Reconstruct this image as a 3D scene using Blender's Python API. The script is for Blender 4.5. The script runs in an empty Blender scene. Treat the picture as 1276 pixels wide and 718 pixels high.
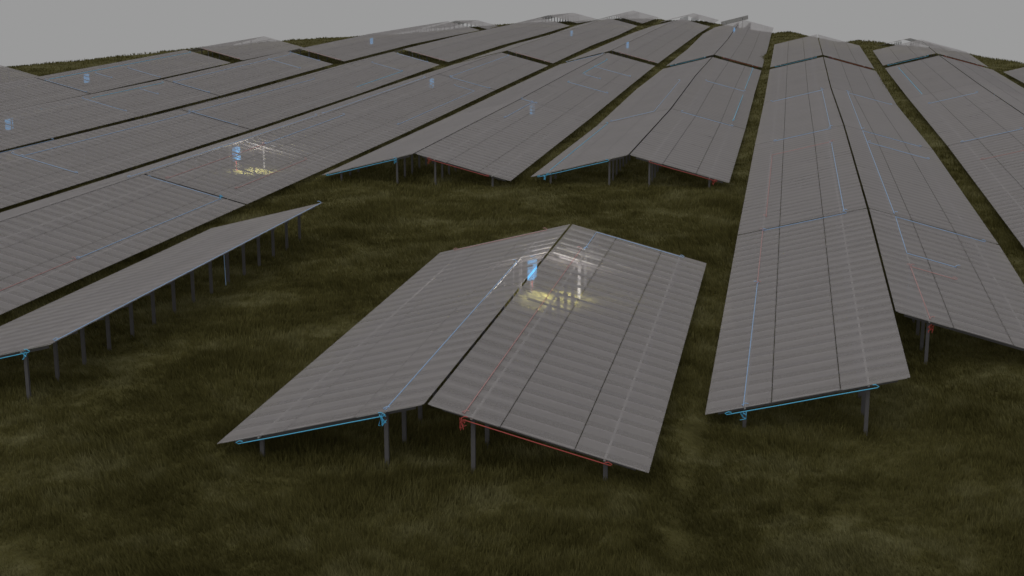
import numpy as np, math
U=15.0
CU,PU,WU=-.681,.98,.4485
ZR,ZE=2.25,.525
SL=(ZR-ZE)/(WU*U)
CTRL=np.array([(-.68,2.6,0),(-.68,4.6,-.003),(-.68,6.35,-.013),(-.23,6.5,-.03),(.3,3.1,-.03),(.75,3.7,-.015),(.75,5.06,0),(.3,5.0,0),(.75,7.3,.012),(.3,7.6,0),
(.75,12.6,.005),(.3,12.7,-.022),(-.68,13.5,-.082),(-1.13,13.4,-.068),(-1.66,13.3,-.062),(-2.64,13.1,-.062),(-3.6,13,-.05),(-4.6,12.8,-.046),(-5.1,12.8,-.040),
(1.28,13,-.01),(.83,12.5,.016),(1.73,12.8,-.015),(-.9,22.5,-.185),(-1.66,23,-.185),(-2.64,21.3,-.106),(-3.6,21.1,-.105),(-4.3,19.3,-.085),(-5.3,14.9,-.04),(-6.1,11.1,-.06),
(-1.66,25.5,-.167),(-2.64,25.2,-.148),(-3.6,24.5,-.157),(.3,16.0,-.012),(.75,16.1,.01),(1.3,13.7,.01),(.83,15.2,.012),
(-2.64,5.5,-.038),(-2.19,5.48,-.035),(-3.17,8,-.06),(-3.6,8.2,-.065),(-4.15,10,-.07),(-1.66,2.84,-.014),(-1.66,4.95,-.027),(-1.66,6.27,-.026),
(-.68,9,-.055),(-.2,10,-.05),(-1.66,9.5,-.045),(-2.6,9,-.055),(0,0,0),(-2,1,0),(2,1,0),(2.2,8,.0),(-.1,13,-.05),(-.68,17,-.12),(-.1,17,-.09),(2.26,12,-.02),(2.6,13,-.03),(-6.56,11.3,-.075)])
def idw(u,y):
    u=np.asarray(u,float);y=np.asarray(y,float)
    d=(u[...,None]-CTRL[:,0])**2+((y[...,None]-CTRL[:,1])*.45)**2+.02
    w=d**-2.2
    return (w*CTRL[:,2]).sum(-1)/w.sum(-1)
def terrace(u):
    t=(np.asarray(u,float)-CU)/PU; k=np.round(t); f=(t-k)*2
    return CU+PU*(k+np.sign(f)*np.abs(f)**6/2)
YC_U=[-9,-7.4,-6.5,-6,-5.1,-4.5,-3.97,-2.9,-1.5,-.15,.29,.77,1.1,1.5,1.9,2.3,3.2,4.5]
YC_Y=[9.5,12.5,15.1,16.4,18.7,21,23.6,24.9,24.8,21.4,18.8,17.2,16.3,15.6,14.8,13.8,11.8,9.0]
def dz(u,y):
    """height of the land (in units of U) above the level under the front table"""
    yc=np.interp(u,YC_U,YC_Y)
    d=np.maximum(0,np.asarray(y,float)-yc+.3)
    k=.045
    drop=np.where(d<2.6,k*d*d,k*2.6**2+2*k*2.6*(d-2.6))
    return idw(terrace(u),y)-drop
def land(x,y): return dz(np.asarray(x,float)/U,np.asarray(y,float)/U)*U
def ridge_x(k): return (CU+PU*k)*U
import bpy, bmesh, random
from mathutils import Vector, Matrix
R=math.radians
rng=np.random.default_rng(7); random.seed(7)
scene=bpy.context.scene
C=scene.collection

# ------------------------------------------------------------------ materials
def mat(name):
    m=bpy.data.materials.new(name); m.use_nodes=True
    nt=m.node_tree; nt.nodes.clear(); return m,nt
def N(nt,t,**kw):
    n=nt.nodes.new(t)
    for k,v in kw.items():
        if k.startswith('i_'):
            n.inputs[k[2:].replace('_',' ')].default_value=v
        else: setattr(n,k,v)
    return n
def principled(nt,col=(.5,.5,.5,1),rough=.5,spec=.3,metal=0):
    b=N(nt,'ShaderNodeBsdfPrincipled')
    b.inputs['Base Color'].default_value=col; b.inputs['Roughness'].default_value=rough
    b.inputs['Specular IOR Level'].default_value=spec; b.inputs['Metallic'].default_value=metal
    return b
def math_(nt,op,a,b=None,c=None,clamp=False):
    n=N(nt,'ShaderNodeMath',operation=op); n.use_clamp=clamp
    for i,v in enumerate((a,b,c)):
        if v is None: continue
        if isinstance(v,(int,float)): n.inputs[i].default_value=v
        else: nt.links.new(v,n.inputs[i])
    return n.outputs[0]

PITCH=1.134
def panel_material():
    m,nt=mat('translucent_module'); L=nt.links.new
    tc=N(nt,'ShaderNodeTexCoord'); sp=N(nt,'ShaderNodeSeparateXYZ'); L(tc.outputs['Object'],sp.inputs[0])
    ax=math_(nt,'ABSOLUTE',sp.outputs['X'])
    col=math_(nt,'FLOOR',math_(nt,'DIVIDE',ax,2.255))
    yy=math_(nt,'ADD',math_(nt,'DIVIDE',sp.outputs['Y'],PITCH),math_(nt,'MULTIPLY',col,.13))
    fr=math_(nt,'FRACT',yy)
    tri=math_(nt,'ABSOLUTE',math_(nt,'SUBTRACT',fr,.5))          # 0 mid .. .5 edges
    band=math_(nt,'MULTIPLY_ADD',tri,9.0,-1.6,clamp=True)         # soft step between the two halves of a module
    # module-to-module tone
    wn=N(nt,'ShaderNodeTexWhiteNoise',noise_dimensions='3D')
    cb=N(nt,'ShaderNodeCombineXYZ'); L(math_(nt,'FLOOR',yy),cb.inputs[0]); L(col,cb.inputs[1]); L(math_(nt,'SIGN',sp.outputs['X']),cb.inputs[2])
    L(cb.outputs[0],wn.inputs['Vector'])
    ns=N(nt,'ShaderNodeTexNoise'); ns.inputs['Scale'].default_value=.35; ns.inputs['Detail'].default_value=5; L(tc.outputs['Object'],ns.inputs['Vector'])
    fine=N(nt,'ShaderNodeTexNoise'); fine.inputs['Scale'].default_value=9; fine.inputs['Detail'].default_value=3
    mp=N(nt,'ShaderNodeMapping'); mp.inputs['Scale'].default_value=(.25,1.6,1); L(tc.outputs['Object'],mp.inputs[0]); L(mp.outputs[0],fine.inputs['Vector'])
    v=math_(nt,'MULTIPLY_ADD',band,BAND,1-BAND*.5)
    v=math_(nt,'MULTIPLY',v,math_(nt,'MULTIPLY_ADD',wn.outputs['Value'],.035,.982))
    v=math_(nt,'MULTIPLY',v,math_(nt,'MULTIPLY_ADD',ns.outputs['Fac'],.16,.92))
    v=math_(nt,'MULTIPLY',v,math_(nt,'MULTIPLY_ADD',fine.outputs['Fac'],.08,.96))
    rgb=N(nt,'ShaderNodeVectorMath',operation='SCALE'); rgb.inputs[0].default_value=PANEL_COL
    L(v,rgb.inputs['Scale'])
    b=principled(nt,rough=.55,spec=.22); L(rgb.outputs[0],b.inputs['Base Color'])
    tr=N(nt,'ShaderNodeBsdfTransparent')
    mx=N(nt,'ShaderNodeMixShader')
    fac=math_(nt,'MULTIPLY_ADD',band,.03,OPAC)
    L(fac,mx.inputs[0]); L(tr.outputs[0],mx.inputs[1]); L(b.outputs[0],mx.inputs[2])
    o=N(nt,'ShaderNodeOutputMaterial'); L(mx.outputs[0],o.inputs[0])
    return m
def metal_material(name,col,rough=.5,var=.15,scale=3.):
    m,nt=mat(name); L=nt.links.new
    tc=N(nt,'ShaderNodeTexCoord'); ns=N(nt,'ShaderNodeTexNoise'); ns.inputs['Scale'].default_value=scale; ns.inputs['Detail'].default_value=6
    L(tc.outputs['Object'],ns.inputs['Vector'])
    s=N(nt,'ShaderNodeVectorMath',operation='SCALE'); s.inputs[0].default_value=col
    L(math_(nt,'MULTIPLY_ADD',ns.outputs['Fac'],var*2,1-var),s.inputs['Scale'])
    b=principled(nt,rough=rough,spec=.4,metal=0); L(s.outputs[0],b.inputs['Base Color'])
    o=N(nt,'ShaderNodeOutputMaterial'); L(b.outputs[0],o.inputs[0]); return m
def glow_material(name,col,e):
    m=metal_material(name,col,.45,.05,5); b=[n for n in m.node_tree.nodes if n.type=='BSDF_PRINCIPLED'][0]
    b.inputs['Emission Color'].default_value=(.11,.42,.82,1); b.inputs['Emission Strength'].default_value=e  # glow added so casings show up under the panels; inverters are no lamps
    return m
def meadow_colour(nt):
    """patchy olive colour of the meadow, read from the place in the field; shared by the soil and the blades"""
    L=nt.links.new
    g=N(nt,'ShaderNodeNewGeometry')
    mp=N(nt,'ShaderNodeMapping'); mp.inputs['Scale'].default_value=(1,1,0); L(g.outputs['Position'],mp.inputs[0])
    n1=N(nt,'ShaderNodeTexNoise'); n1.inputs['Scale'].default_value=.22; n1.inputs['Detail'].default_value=4; n1.inputs['Roughness'].default_value=.55; n1.inputs['Distortion'].default_value=.8
    n2=N(nt,'ShaderNodeTexNoise'); n2.inputs['Scale'].default_value=1.1; n2.inputs['Detail'].default_value=5; n2.inputs['Roughness'].default_value=.6
    L(mp.outputs[0],n1.inputs['Vector']); L(mp.outputs[0],n2.inputs['Vector'])
    s=math_(nt,'MULTIPLY_ADD',n1.outputs['Fac'],.62,math_(nt,'MULTIPLY',n2.outputs['Fac'],.38))
    cr=N(nt,'ShaderNodeValToRGB'); L(s,cr.inputs[0])
    e=cr.color_ramp.elements
    e[0].position=.38; e[0].color=(*G0,1); e[1].position=.64; e[1].color=(*G2,1)
    k=cr.color_ramp.elements.new(.5); k.color=(*G1,1)
    return g,cr.outputs[0]
def soil_material():
    m,nt=mat('meadow_soil'); L=nt.links.new
    g,c=meadow_colour(nt)
    f=N(nt,'ShaderNodeTexNoise'); f.inputs['Scale'].default_value=6; f.inputs['Detail'].default_value=6; f.inputs['Roughness'].default_value=.7
    L(g.outputs['Position'],f.inputs['Vector'])
    s=N(nt,'ShaderNodeVectorMath',operation='SCALE'); L(c,s.inputs[0]); L(math_(nt,'MULTIPLY_ADD',f.outputs['Fac'],.9,.5),s.inputs['Scale'])
    b=principled(nt,rough=.95,spec=.05); L(s.outputs[0],b.inputs['Base Color'])
    bu=N(nt,'ShaderNodeBump'); bu.inputs['Strength'].default_value=.6; bu.inputs['Distance'].default_value=.15; L(f.outputs['Fac'],bu.inputs['Height']); L(bu.outputs[0],b.inputs['Normal'])
    o=N(nt,'ShaderNodeOutputMaterial'); L(b.outputs[0],o.inputs[0]); return m
def blade_material():
    m,nt=mat('grass_blade'); L=nt.links.new
    g,c=meadow_colour(nt)
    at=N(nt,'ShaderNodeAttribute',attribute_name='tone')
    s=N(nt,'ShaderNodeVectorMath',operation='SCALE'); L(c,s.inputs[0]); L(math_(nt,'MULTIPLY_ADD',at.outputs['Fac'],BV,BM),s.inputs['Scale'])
    d=N(nt,'ShaderNodeBsdfDiffuse'); L(s.outputs[0],d.inputs[0])
    t=N(nt,'ShaderNodeBsdfTranslucent'); L(s.outputs[0],t.inputs[0])
    mx=N(nt,'ShaderNodeMixShader'); mx.inputs[0].default_value=.35; L(d.outputs[0],mx.inputs[1]); L(t.outputs[0],mx.inputs[2])
    o=N(nt,'ShaderNodeOutputMaterial'); L(mx.outputs[0],o.inputs[0]); return m

PANEL_COL=(.435,.409,.412); OPAC=.42; BAND=.075
G0=(.068,.062,.021); G1=(.106,.097,.035); G2=(.172,.162,.076)
BV,BM=.85,1.0
M=dict(panel=panel_material(), steel=metal_material('galvanised_steel',(.13,.126,.13)),
       rail=metal_material('aluminium_rail',(.70,.68,.67),.45,.08),
       blue=metal_material('blue_conduit',(.13,.62,.95),.5,.05,8), red=metal_material('red_conduit',(.50,.085,.07),.5,.08,8), paleblue=metal_material('pale_blue_cable',(.38,.58,.88),.5,.05,8), palered=metal_material('pale_red_cable',(.55,.30,.29),.5,.05,8),
       box=glow_material('blue_casing_added_glow',(.04,.13,.26),.75), boxdark=metal_material('dark_blue_enamel',(.07,.26,.55),.5,.05,5),
       soil=soil_material(), blade=blade_material(), lampbody=metal_material('black_lamp_housing',(.05,.05,.05)))

# ------------------------------------------------------------------ mesh helpers
def box(bm,x0,x1,y0,y1,z0,z1):
    v=[bm.verts.new((x,y,z)) for z in (z0,z1) for y in (y0,y1) for x in (x0,x1)]
    for f in ((0,2,3,1),(4,5,7,6),(0,1,5,4),(2,6,7,3),(0,4,6,2),(1,3,7,5)): bm.faces.new([v[i] for i in f])
def hexa(bm,bot,top):
    b=[bm.verts.new(p) for p in bot]; t=[bm.verts.new(p) for p in top]
    bm.faces.new(b[::-1]); bm.faces.new(t)
    for i in range(4): bm.faces.new((b[i],b[(i+1)%4],t[(i+1)%4],t[i]))
def tube(bm,pts,r,n=6):
    pts=[Vector(p) for p in pts]; rings=[]
    for i,p in enumerate(pts):
        d=(pts[min(i+1,len(pts)-1)]-pts[max(i-1,0)]).normalized()
        up=Vector((0,0,1)) if abs(d.z)<.9 else Vector((1,0,0))
        a=d.cross(up).normalized(); b=a.cross(d).normalized()
        rings.append([bm.verts.new(p+(a*math.cos(2*math.pi*k/n)+b*math.sin(2*math.pi*k/n))*r) for k in range(n)])
    for A,B in zip(rings,rings[1:]):
        for k in range(n): bm.faces.new((A[k],A[(k+1)%n],B[(k+1)%n],B[k]))
    bm.faces.new(rings[0][::-1]); bm.faces.new(rings[-1])
def mesh(bm,name,m,bevel=0):
    bmesh.ops.recalc_face_normals(bm,faces=bm.faces)
    if bevel: bmesh.ops.bevel(bm,geom=list(bm.edges),offset=bevel,segments=2,affect='EDGES',clamp_overlap=True)
    me=bpy.data.meshes.new(name); bm.to_mesh(me); bm.free(); me.materials.append(m); return me
def link(name,me,parent=None,loc=(0,0,0),label=None):
    o=bpy.data.objects.new(name,me); C.objects.link(o); o.location=loc
    if parent: o.parent=parent
    if label: o['label']=label
    return o
def thing(name,label,cat,loc,group=None):
    o=bpy.data.objects.new(name,None); C.objects.link(o); o.location=loc
    o.empty_display_size=.5; o['label']=label; o['category']=cat
    if group: o['group']=group
    return o

# ------------------------------------------------------------------ the land: one sheet
def land_mesh():
    xs=np.concatenate([np.linspace(-1800,-190,14),np.arange(-180,-100,4),np.arange(-100,62,1.0),np.arange(62,120,4),np.linspace(125,1800,14)])
    ys=np.concatenate([np.linspace(-900,-30,8),np.arange(-20,24,4),np.arange(24,120,1.0),np.arange(120,420,1.5),np.linspace(425,700,30),np.linspace(760,2600,12)])
    X,Y=np.meshgrid(xs,ys)
    Z=land(X,Y)
    Z+=.05*np.sin(X*.7+1.3*np.sin(Y*.31))*np.sin(Y*.53)+.03*np.sin(X*2.1+Y*1.7)
    co=np.stack([X,Y,Z],-1).reshape(-1,3).astype(np.float32)
    ny,nx=X.shape
    i=np.arange(ny*nx).reshape(ny,nx)
    q=np.stack([i[:-1,:-1],i[:-1,1:],i[1:,1:],i[1:,:-1]],-1).reshape(-1,4)
    me=bpy.data.meshes.new('ground')
    me.vertices.add(len(co)); me.vertices.foreach_set('co',co.ravel())
    me.loops.add(q.size); me.loops.foreach_set('vertex_index',q.ravel().astype(np.int32))
    me.polygons.add(len(q)); me.polygons.foreach_set('loop_start',np.arange(0,q.size,4,dtype=np.int32))
    me.update(); me.validate(); me.materials.append(M['soil'])
    me.polygons.foreach_set('use_smooth',np.ones(len(q),bool))
    return me
g=link('ground',land_mesh()); g['kind']='structure'

def zland(x,y): return float(land(x,y))

# ------------------------------------------------------------------ grass: one mesh of single blades
def grass():
    n=900000
    th=rng.uniform(R(-22.5-10.87),R(22.5-10.87),n)          # bearing from the viewpoint, field in view plus a margin
    r=np.exp(np.where(rng.random(n)<.72,rng.uniform(np.log(28),np.log(105),n),rng.uniform(np.log(100),np.log(420),n)))
    x=r*np.sin(th); y=r*np.cos(th)
    # clumps
    q=rng.random(n)<.75
    jc=rng.integers(0,n//14,n); r=np.where(q,r[jc],r); th=np.where(q,th[jc],th)
    x=r*np.sin(th)+rng.normal(0,1,n)*.004*r*q; y=r*np.cos(th)+rng.normal(0,1,n)*.004*r*q
    z=land(x,y)-.03
    h=rng.uniform(.18,.40,n)*(.85+.3*np.sin(x*.9+np.sin(y*.6)*2)*np.sin(y*.7+1))
    h*=np.clip(.7+.3*np.sin(x*.23+2*np.sin(y*.11))*np.sin(y*.19+x*.05),.45,1.05)+.25
    w=np.maximum(.010,.00028*r)*rng.uniform(.7,1.4,n)
    a=rng.uniform(0,2*np.pi,n)
    lean=rng.uniform(.15,.7,n)*h; la=1.1*np.sin(x*.35+y*.21)+2.4+rng.normal(0,.7,n)
    dx=np.cos(a)*w; dy=np.sin(a)*w
    lx=np.cos(la)*lean; ly=np.sin(la)*lean
    v=np.empty((n,5,3),np.float32)
    v[:,0]=np.stack([x-dx,y-dy,z],-1); v[:,1]=np.stack([x+dx,y+dy,z],-1)
    v[:,2]=np.stack([x+dx*.7+lx*.35,y+dy*.7+ly*.35,z+h*.6],-1); v[:,3]=np.stack([x-dx*.7+lx*.35,y-dy*.7+ly*.35,z+h*.6],-1)
    v[:,4]=np.stack([x+lx,y+ly,z+h],-1)
    b=(np.arange(n)*5)[:,None]
    quad=b+np.array([0,1,2,3]); tri=b+np.array([3,2,4])
    li=np.concatenate([quad,tri],1).ravel().astype(np.int32)
    ls=(np.arange(n)*7)[:,None]+np.array([0,4]); 
    me=bpy.data.meshes.new('grass'); me.vertices.add(n*5); me.vertices.foreach_set('co',v.ravel())
    me.loops.add(n*7); me.loops.foreach_set('vertex_index',li)
    me.polygons.add(n*2); me.polygons.foreach_set('loop_start',ls.ravel().astype(np.int32))
    me.update()
    t=me.attributes.new('tone','FLOAT','POINT')
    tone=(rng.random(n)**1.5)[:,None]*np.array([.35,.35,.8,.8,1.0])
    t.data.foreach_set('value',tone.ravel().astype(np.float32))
    me.materials.append(M['blade']); return me
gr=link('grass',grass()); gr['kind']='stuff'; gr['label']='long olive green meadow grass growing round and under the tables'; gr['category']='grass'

# ------------------------------------------------------------------ shared part meshes
def post_mesh(h,d=-.35):
    bm=bmesh.new()                                   # lipped C profile driven into the ground
    box(bm,-.065,-.05,-.05,.05,d,h); box(bm,-.0495,.065,-.05,-.038,d,h); box(bm,-.0495,.065,.038,.05,d,h)
    box(bm,.052,.0645,-.0375,-.018,d,h); box(bm,.052,.0645,.018,.0375,d,h)
    return mesh(bm,'post',M['steel'])
VT,VS=1.36,5.4
def roof(v): return ZR-SL*v
POST_T=post_mesh(roof(VT)-.225); POST_L=post_mesh(roof(VT)-.225,-1.6); POST_S=post_mesh(roof(VS)-.225)
def rafter_mesh(side):
    bm=bmesh.new(); a,b=.42,6.3
    for (o0,o1,q0,q1) in ((-.03,-.018,.0,.09),(-.0175,.03,.0,.012),(-.0175,.03,.078,.09)):
        P=lambda v,y,q:(side*v,y,roof(v)-.22+q)
        hexa(bm,[P(a,o0,q0),P(b,o0,q0),P(b,o1,q0),P(a,o1,q0)],[P(a,o0,q1),P(b,o0,q1),P(b,o1,q1),P(a,o1,q1)])
    return mesh(bm,'rafter',M['steel'])
RAFT={s:rafter_mesh(s) for s in (-1,1)}

SIDE={-1:'left',1:'right'}
ROWNAME={3:'row cut off by the right edge',2:'second row in from the right edge',1:'long row right of centre',0:'centre row',-1:'first row left of centre',
 -2:'second row left of centre',-3:'third row left of centre',-4:'fourth row left of centre',-5:'fifth row left of centre',-6:'sixth row left of centre'}
ORD=['nearest table','second table back','third table back','fourth table back','fifth table back','sixth table back','seventh table back','eighth table back']
TABLES=[]     # (k, side, y0, y1, root)
def make_table(k,side,y0,y1,label,detail,over=None):
    xr=float(ridge_x(k)); z0=float(dz(xr/U,y0/U))*U; z1=float(dz(xr/U,y1/U))*U
    if over: z0,z1=over[0]*U,over[1]*U
    root=thing('solar_table',label,'solar table',(xr,y0,z0),'solar tables set up in gabled rows over the meadow')
    Lg=y1-y0; zt=lambda y:(z1-z0)*y/Lg
    # glass sheet: three module columns with a joint between them
    bm=bmesh.new(); e=[.06,2.275,4.52,6.7275]
    for i in range(3):
        jt=.014 if (side>0 or k>0) else .003; a=e[i]+(jt if i else 0); b=e[i+1]-(jt if i<2 else 0)
        P=lambda v,y,q:(side*v,y,roof(v)+zt(y)+q)
        hexa(bm,[P(a,0,-.022),P(b,0,-.022),P(b,Lg,-.022),P(a,Lg,-.022)],[P(a,0,0),P(b,0,0),P(b,Lg,0),P(a,Lg,0)])
    link('solar_panel',mesh(bm,'solar_panel',M['panel']),root)
    # purlins along the row and the short rails that carry each module
    bm=bmesh.new()
    for v in (VT,VS):
        P=lambda v,y,q:(side*v,y,roof(v)+zt(y)+q)
        hexa(bm,[P(v-.03,.1,-.120),P(v+.03,.1,-.120),P(v+.03,Lg-.1,-.120),P(v-.03,Lg-.1,-.120)],[P(v-.03,.1,-.068),P(v+.03,.1,-.068),P(v+.03,Lg-.1,-.068),P(v-.03,Lg-.1,-.068)])
    link('purlin',mesh(bm,'purlin',M['rail']),root)
    if detail:
        bm=bmesh.new(); n=int(Lg/PITCH)
        for j in range(n+1):
            y=min(.06+j*PITCH,Lg-.08)
            for c,(a,b) in enumerate(((.15,2.2),(2.35,4.45),(4.6,6.6))):
                yy=y+(0,.12,.05)[c]
                if yy+.05>Lg: continue
                P=lambda v,y,q:(side*v,y,roof(v)+zt(y)+q)
                hexa(bm,[P(a,yy,-.055),P(b,yy,-.055),P(b,yy+.035,-.055),P(a,yy+.035,-.055)],[P(a,yy,-.025),P(b,yy,-.025),P(b,yy+.035,-.025),P(a,yy+.035,-.025)])
        link('module_rails',mesh(bm,'module_rails',M['rail']),root)
    sp=2.1
    n=max(1,round((Lg-.5)/sp))
    far=y0>190
    for j in range(n+1):
        y=.4+(Lg-.8)*j/n
        if far and j%2: continue
        if not far or True: link('post',POST_L if over else POST_T,root,(side*VT,y,zt(y)))
        if not far: 
            link('post',POST_S,root,(side*VS,y,zt(y)))
            link('rafter',RAFT[side],root,(0,y,zt(y)+.001))
    TABLES.append((k,side,y0,y1,root))
    return root

ROWS={
 0:[(39.5,68.85),(95.0,129.4),(129.6,163.6),(163.66,199.2),(204.0,247.0),(247.06,292.0),(292.06,338.0),(367,369.6)],
 -1:[(94.2,133.6),(133.66,166.8),(166.86,200.6),(205.2,250.0),(250.06,297),(297.06,341),(356,384)],
 -2:[(42.0,82.9),(83.2,122.3),(122.36,161.0),(161.3,198.2),(202.3,244),(244.06,281),(281.06,318),(329,372)],
 -3:[(62.0,121.9),(122.2,158.4),(158.46,194.4),(199.6,238),(238.06,277),(277.06,315.5),(327,366)],
 -4:[(92.0,131.2),(131.26,150.6),(150.9,192.0),(197.1,235),(235.06,289.5),(297,318)],
 -5:[(112.0,148.9),(149.2,191.0),(195.6,222.5)],
 -6:[(140.0,167.0)],
 1:[None,(76.2,112.6),(112.8,151.5),(151.6,190.0),(193.7,238)],
 2:[(58.0,114.1),(114.3,153.0),(153.06,192.5),(196.8,222),(240,254)],
 3:[(80.0,135.0),(135.1,192.0)],
}
def lab(k,side,i,n,special=None):
    if special: return special
    return 'grey see-through panel table, %s slope, %s, %s'%(SIDE[side],ROWNAME[k],ORD[i])
for k,segs in ROWS.items():
    for i,sg in enumerate(segs):
        if sg is None: continue
        for s in (-1,1):
            if (k==-6 and s==-1) or (s==1 and sg[0]==367): continue
            sl=None
            if k==0 and i==0: sl='free-standing grey panel table at front centre, %s slope of its gable'%SIDE[s]
            make_table(k,s,sg[0],sg[1],lab(k,s,i,len(segs),sl),sg[0]<115,{(0,367):(-.196,-.27),(-4,297):(-.10,-.16),(2,240):(-.05,-.12)}.get((k,sg[0])))
make_table(1,-1,46.6,75.9,'grey see-through panel table, left slope, long row right of centre, nearest table',True)
make_table(1,1,55.4,75.9,'shorter grey panel table, right slope, long row right of centre, nearest table',True)
make_table(-1,-1,44.3,74.5,'single grey panel slope with bare row of posts, left of the front gable',True)

# ------------------------------------------------------------------ cables: parts of the table they run under
CABLES=[
(0,-1,'b',[(6.0,39.42),(1.3,39.42)]),(0,-1,'b',[(1.3,39.6),(1.3,61)]),(0,1,'r',[(1.15,39.42),(5.6,39.42)]),(0,1,'r',[(1.15,39.6),(1.15,64.2)]),
(0,1,'b',[(1.3,64.4),(1.3,68.6),(5.6,68.6)]),(0,-1,'r',[(5.9,68.5),(1.2,68.5)]),
(-1,-1,'b',[(6.0,44.15),(.9,44.15)]),(-1,-1,'b',[(.12,44.6),(.12,74.2)]),
(-2,1,'b',[(5.25,64.0),(5.25,82.7),(.6,82.7)]),(-2,1,'r',[(5.25,42.5),(5.25,63.8)]),
(-2,1,'r',[(1.3,83.5),(1.3,101)]),(-2,1,'b',[(1.3,101),(1.1,121.5)]),(-2,1,'r',[(4.9,86),(4.9,100)]),(-2,1,'b',[(1.5,161.1),(6.1,161.1)]),(-2,1,'b',[(5.3,124),(5.4,156),(3.2,156)]),
(-2,1,'b',[(1.3,161.5),(1.3,197)]),(-2,1,'r',[(1.3,202.4),(6.2,202.4)]),(-2,-1,'b',[(1.3,83.5),(1.3,121)]),(-2,-1,'b',[(1.3,122.6),(1.3,160)]),
(-3,1,'b',[(.5,92.0),(5.4,92.0)]),(-3,1,'b',[(1.2,92.0),(1.2,121.5)]),(-3,-1,'b',[(1.2,78),(1.2,101)]),(-3,1,'b',[(.8,122.3),(5.4,122.3)]),(-3,1,'b',[(1.1,122.4),(1.1,157)]),
(-3,1,'b',[(5.3,140),(5.3,180)]),(-3,1,'b',[(1.2,180),(5.3,180)]),(-3,1,'r',[(1.3,199.7),(6.2,199.7)]),(-3,1,'b',[(.8,193.8),(5.2,193.8)]),
(-4,1,'b',[(.6,130.8),(5.2,130.8)]),(-4,1,'b',[(.9,122),(.9,149)]),(-4,1,'b',[(1.1,142.6),(3.2,142.6)]),(-4,1,'b',[(1.2,151.0),(5.5,151.0)]),
(-4,1,'b',[(1.2,151),(1.2,190)]),(-4,1,'b',[(1.1,181.8),(5.5,181.8)]),(-4,1,'r',[(1.3,197.2),(6.2,197.2)]),(-4,1,'b',[(.6,191.7),(4.9,191.7)]),
(-5,1,'b',[(1.2,149.3),(6.2,149.3)]),(-5,1,'b',[(1.2,120),(1.2,190)]),(-5,1,'b',[(1.9,160.1),(4.0,160.1)]),(-5,1,'b',[(2.2,168.2),(6.5,168.2)]),(-5,1,'r',[(.8,195.7),(6.2,195.7)]),
(-1,-1,'b',[(6.3,94.1),(1.3,94.1)]),(-1,1,'r',[(1.0,94.1),(5.2,94.1)]),(-1,1,'b',[(1.25,156.1),(5.65,156.1)]),(-1,1,'b',[(1.5,167.2),(3.4,167.2)]),
(-1,1,'b',[(1.2,178.5),(5.7,178.5)]),(-1,1,'b',[(1.2,156.1),(1.2,190.8)]),(-1,1,'b',[(.1,134),(1.6,134)]),(-1,1,'b',[(1.2,120),(1.2,134)]),(-1,-1,'b',[(.6,200.3),(5.6,200.3)]),(-1,1,'r',[(1.2,205.3),(6.2,205.3)]),
(0,-1,'b',[(6.2,94.9),(1.4,94.9)]),(0,-1,'b',[(5.6,95),(5.7,129.2)]),(0,-1,'b',[(5.6,130.6),(1.6,130.6),(1.6,161.4)]),(0,1,'r',[(1.4,94.9),(5.9,94.9)]),
(0,1,'b',[(1.0,129.1),(5.62,129.1)]),(0,1,'b',[(5.6,129.7),(5.6,198)]),(0,1,'b',[(5.58,161.0),(1.42,161.0)]),(0,-1,'b',[(6.1,203.9),(1.2,203.9)]),(0,1,'r',[(1.2,203.9),(6.1,203.9)]),
(1,-1,'b',[(6.0,46.5),(1.1,46.5)]),(1,-1,'b',[(5.45,46.7),(5.4,64)]),(1,-1,'r',[(5.4,64),(5.4,75.7)]),(1,-1,'b',[(5.4,75.75),(1.15,75.75)]),(1,-1,'b',[(1.2,76.4),(1.15,103.7)]),
(1,-1,'b',[(5.25,112.4),(1.02,112.4)]),(1,-1,'r',[(1.12,104.8),(5.3,104.7),(5.3,79.7)]),(1,-1,'b',[(1.0,113.5),(.9,151.4)]),(1,-1,'b',[(.9,150),(5.9,150)]),(1,-1,'b',[(6.1,193.6),(.8,193.6)]),
(1,1,'r',[(1.4,55.6),(1.3,64.3)]),(1,1,'r',[(1.3,64.3),(3.3,64.3)]),(1,1,'b',[(3.6,67),(1.35,67),(1.4,75.6),(5.95,75.6)]),(1,1,'b',[(1.4,76.5),(1.4,112.3),(5.8,112.3)]),
(1,1,'b',[(1.5,105.6),(5.8,105.6)]),(1,1,'b',[(1.4,113.2),(1.7,151.3)]),(1,1,'b',[(1.7,149.8),(6.1,149.8)]),(1,1,'r',[(.9,193.6),(6.2,193.6)]),
(2,-1,'b',[(5.7,114.5),(1.3,114.5)]),(2,-1,'b',[(5.5,144.5),(1.0,144.5)]),(2,-1,'r',[(5.4,104.8),(1.5,104.8)]),(2,-1,'b',[(5.3,153),(5.3,188)]),(2,-1,'b',[(6.1,196.7),(1.0,196.7)]),(2,1,'r',[(1,196.7),(6,196.7)]),
]
NAMEC={'b':('blue_cable','bright blue cable'),'r':('red_cable','red cable')}
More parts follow.
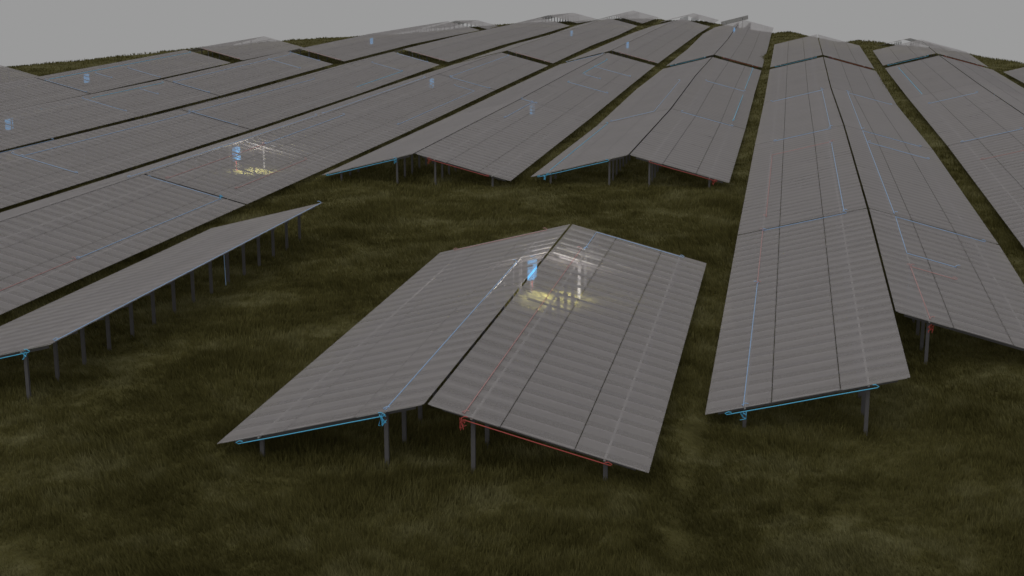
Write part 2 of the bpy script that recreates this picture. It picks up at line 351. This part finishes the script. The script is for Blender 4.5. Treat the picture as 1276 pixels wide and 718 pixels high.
for (k,s,c,pts) in CABLES:
    ymid=sum(p[1] for p in pts)/len(pts)
    T=[t for t in TABLES if t[0]==k and t[1]==s]
    t=min(T,key=lambda t:max(0,t[2]-ymid,ymid-t[3]))
    root=t[4]; bx,by,bz=root.location
    y0,y1=t[2],t[3]
    zz=lambda y: float(dz(bx/U,y0/U))*U+(float(dz(bx/U,y1/U))-float(dz(bx/U,y0/U)))*U*(y-y0)/(y1-y0)
    q=[]
    for (a,b) in zip(pts,pts[1:]):
        L_=math.hypot(b[0]-a[0],b[1]-a[1]); n=max(1,int(L_/1.5))
        for j in range(n+(1 if b is pts[-1] else 0)):
            f=j/n; v=a[0]+(b[0]-a[0])*f; y=a[1]+(b[1]-a[1])*f
            q.append((s*v,y-y0,roof(v)+zz(y)-bz+(-.125-.02*(j%2)*(random.random()) if y<y0+.05 else .014)))
    front=all(p[1]<y0+.05 for p in pts); nf=any(p[1]<y0+.05 for p in pts)
    r=(.017 if ymid<90 else .021) if front else (.017 if ymid<90 else (.02 if ymid<150 else .025))
    bm=bmesh.new(); tube(bm,q,r)
    cr_=[]
    for e_,d in ((q[0],1),(q[-1],-1)):                     # bent plug ends clipped up to the rail
        x,y,z=e_; tube(bm,[(x,y,z),(x-d*.05,y-.03,z+.05),(x+.06*d,y-.05,z+.12),(x+.16*d,y-.03,z+.10)],r*.9)
    nm,lb=NAMEC[c]
    link(nm,mesh(bm,nm,M[('blue' if c=='b' else 'red') if nf else ('paleblue' if c=='b' else 'palered')]),root,label=lb)
# connector bundles at the front corners where end cable and row cable meet
for (k,s,c,v,y) in ((0,-1,'b',1.3,39.36),(0,1,'r',1.15,39.36),(-1,-1,'b',1.0,44.1),(1,-1,'b',5.45,46.45),(1,1,'r',1.4,55.2),(-1,-1,'b',1.3,94.0),(-1,1,'r',1.1,94.0),(0,-1,'b',5.7,94.8),(0,1,'r',5.7,94.8),(-2,1,'b',5.25,82.7)):
    t=[t for t in TABLES if t[0]==k and t[1]==s and t[2]-2<y<t[3]+2][0]; root=t[4]
    bm=bmesh.new(); base=Vector((s*v,y-t[2],roof(v)-.2))
    for q in range(4):
        p=[base+Vector((random.uniform(-.12,.12),random.uniform(-.12,.05),random.uniform(-.22,.15))) for _ in range(4)]
        tube(bm,p,.012)
    link('cable_joint',mesh(bm,'cable_joint',M['blue' if c=='b' else 'red']),root,label=('blue' if c=='b' else 'red')+' cable joint')
# down leads: cable that drops from the table to the grass
for (k,s,v,y,c) in ((-1,-1,1.3,63.2,'b'),(-2,1,5.3,64.0,'b'),(-3,1,1.15,101.4,'b'),(-3,-1,1.2,100.7,'b'),(1,1,1.3,64.6,'b'),(1,1,1.45,106.0,'b'),(-4,1,1.2,161,'b'),(-3,1,5.4,162.6,'b'),(-2,1,5.4,135.7,'b'),(2,1,1.3,149.6,'b'),(2,-1,1.3,153.6,'b'),(1,-1,1.1,104.6,'b')):
    t=[t for t in TABLES if t[0]==k and t[1]==s and t[2]<=y<=t[3]][0]; root=t[4]; bx,by,bz=root.location
    zg=zland(bx+s*v,y)-bz
    zt=roof(v)+zg-.15
    bm=bmesh.new(); tube(bm,[(s*v,y-t[2]-.1,zt),(s*v,y-t[2]-.12,zt-.2),(s*v,y-t[2]-.1,zg+.9),(s*v+.03,y-t[2]-.13,zg-.1)] if zt-zg>1.2 else [(s*v,y-t[2]-.1,zt),(s*v,y-t[2]-.12,zg-.05)],.02 if y<90 else .03)
    link('down_lead',mesh(bm,'down_lead',M['paleblue']),root,label='blue cable dropping to the grass')

# ------------------------------------------------------------------ inverters on their two legs under the ridges
def inverter_parts():
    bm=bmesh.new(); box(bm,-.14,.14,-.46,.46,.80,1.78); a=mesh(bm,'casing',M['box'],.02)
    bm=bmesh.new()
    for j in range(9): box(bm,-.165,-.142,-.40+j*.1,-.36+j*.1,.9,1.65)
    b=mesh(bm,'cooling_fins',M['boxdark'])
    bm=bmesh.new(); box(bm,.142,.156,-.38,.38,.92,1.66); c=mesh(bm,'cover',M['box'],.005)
    bm=bmesh.new(); box(bm,-.03,.03,-.03,.03,-.3,.798); d=mesh(bm,'leg',M['steel'])
    bm=bmesh.new(); tube(bm,[(0,0,.8),(.02,.01,.5),(0,0,.2),(.03,.02,-.1)],.025); e=mesh(bm,'lead',M['red'])
    return a,b,c,d,e
IA=inverter_parts()
INV=[(0,-.9,62.8,'bright blue inverter box lit by added glow and the lamp under the front centre table'),
(-2,-.3,99.3,'blue inverter box by the small lit patch of grass, left part of the field'),
(-5,1.35,158.8,'small blue inverter box seen through the panels at upper left'),
(-4,1.2,115.8,'blue inverter box at the left edge of the picture'),
(-4,1.3,229.5,'faint far blue inverter box near the grassy skyline left of centre'),
(-2,-.45,159.8,'blue inverter box in the second row left of centre, middle distance'),
(-1,1.2,133.6,'blue inverter box, first row left of centre, just behind the grass gap'),
(-2,-.9,271.0,'faint far blue inverter box, second row left of centre'),
(-1,-.9,234.6,'faint far blue inverter box, first row left of centre'),
(0,-.9,301,'tiny blue inverter box in the centre row, near the crest')]
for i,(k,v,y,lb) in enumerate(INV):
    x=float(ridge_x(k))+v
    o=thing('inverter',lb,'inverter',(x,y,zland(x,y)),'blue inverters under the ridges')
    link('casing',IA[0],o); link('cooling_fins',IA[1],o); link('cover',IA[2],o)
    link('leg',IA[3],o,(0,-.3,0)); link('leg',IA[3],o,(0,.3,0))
    if i<2:
        link('lead',IA[4],o,(0.0,-.12,0))

# ------------------------------------------------------------------ two work lamps added as source of the light pools under the tables
def added_work_lamp(k,v,y,lb,e):
    x=float(ridge_x(k))+v; z=zland(x,y)
    o=thing('added_work_lamp',lb,'lamp',(x,y,z))
    h=1.75
    bm=bmesh.new(); bmesh.ops.create_cone(bm,cap_ends=True,segments=20,radius1=.11,radius2=.05,depth=.10,matrix=Matrix.Translation((0,0,h+.06))); link('housing',mesh(bm,'housing',M['lampbody']),o)
    bm=bmesh.new(); tube(bm,[(0,0,h+.11),(0,.02,roof(abs(v))-.06)],.012); link('cord',mesh(bm,'cord',M['lampbody']),o)
    def spot(power,size,blend,rot,dzz,col):
        l=bpy.data.lights.new('bulb','SPOT'); l.energy=power; l.spot_size=size; l.spot_blend=blend; l.shadow_soft_size=.06; l.color=col
        s=bpy.data.objects.new('bulb',l); C.objects.link(s); s.parent=o; s.location=(0,0,h+dzz); s.rotation_euler=rot
    spot(e[0],R(104),.35,(0,0,0),-.02,(1,.98,.82))
    l=bpy.data.lights.new('glow','POINT'); l.energy=e[1]; l.shadow_soft_size=.1; l.color=(1,.96,.92)  # unseen point light added below the lamp for posts and rails
    s=bpy.data.objects.new('glow',l); C.objects.link(s); s.parent=o; s.location=(0,0,h-.85)
added_work_lamp(0,.45,61.5,'small lit work lamp added under the front centre table',(3000,400))
added_work_lamp(-2,1.0,99.0,'small lit work lamp added under the second row left of centre',(2000,230))

# ------------------------------------------------------------------ light
w=bpy.data.worlds.new('World'); scene.world=w; w.use_nodes=True; nt=w.node_tree; nt.nodes.clear()
SUN_EL,SUN_AZ=R(55),R(200)
sky=N(nt,'ShaderNodeTexSky',sky_type='NISHITA'); sky.sun_disc=False; sky.sun_elevation=SUN_EL; sky.sun_rotation=SUN_AZ; sky.dust_density=5; sky.air_density=1
hs=N(nt,'ShaderNodeHueSaturation'); hs.inputs['Saturation'].default_value=.06; nt.links.new(sky.outputs[0],hs.inputs['Color'])
mx=N(nt,'ShaderNodeMix',data_type='RGBA'); mx.inputs[0].default_value=.92
nt.links.new(hs.outputs[0],mx.inputs[6]); mx.inputs[7].default_value=(3.5,3.5,3.5,1)   # closed cloud deck
bg=N(nt,'ShaderNodeBackground'); bg.inputs[1].default_value=.1; nt.links.new(mx.outputs[2],bg.inputs[0])
o=N(nt,'ShaderNodeOutputWorld'); nt.links.new(bg.outputs[0],o.inputs[0])
sl=bpy.data.lights.new('sun','SUN'); sl.energy=.5; sl.angle=R(30); sl.color=(1,.97,.93)
so=bpy.data.objects.new('sun',sl); C.objects.link(so); so.location=(0,0,60)
d=Vector((math.sin(SUN_AZ)*math.cos(SUN_EL),math.cos(SUN_AZ)*math.cos(SUN_EL),math.sin(SUN_EL)))
so.rotation_euler=(-d).to_track_quat('-Z','Y').to_euler()

cam=bpy.data.cameras.new('camera'); co=bpy.data.objects.new('camera',cam); C.objects.link(co)
cam.lens=50; cam.sensor_width=36; cam.clip_end=5000; cam.clip_start=.1
co.location=(0,0,15.525); co.rotation_euler=(R(90)-math.atan(423/1772),0,R(10.87)); scene.camera=co
vs=scene.view_settings; vs.view_transform='Standard'; vs.look='None'; vs.exposure=0; vs.gamma=1; vs.use_curve_mapping=False
scene.render.engine='CYCLES'; cy=scene.cycles
cy.transparent_max_bounces=24; cy.max_bounces=6; cy.diffuse_bounces=3; cy.caustics_reflective=False; cy.caustics_refractive=False
cy.use_denoising=True
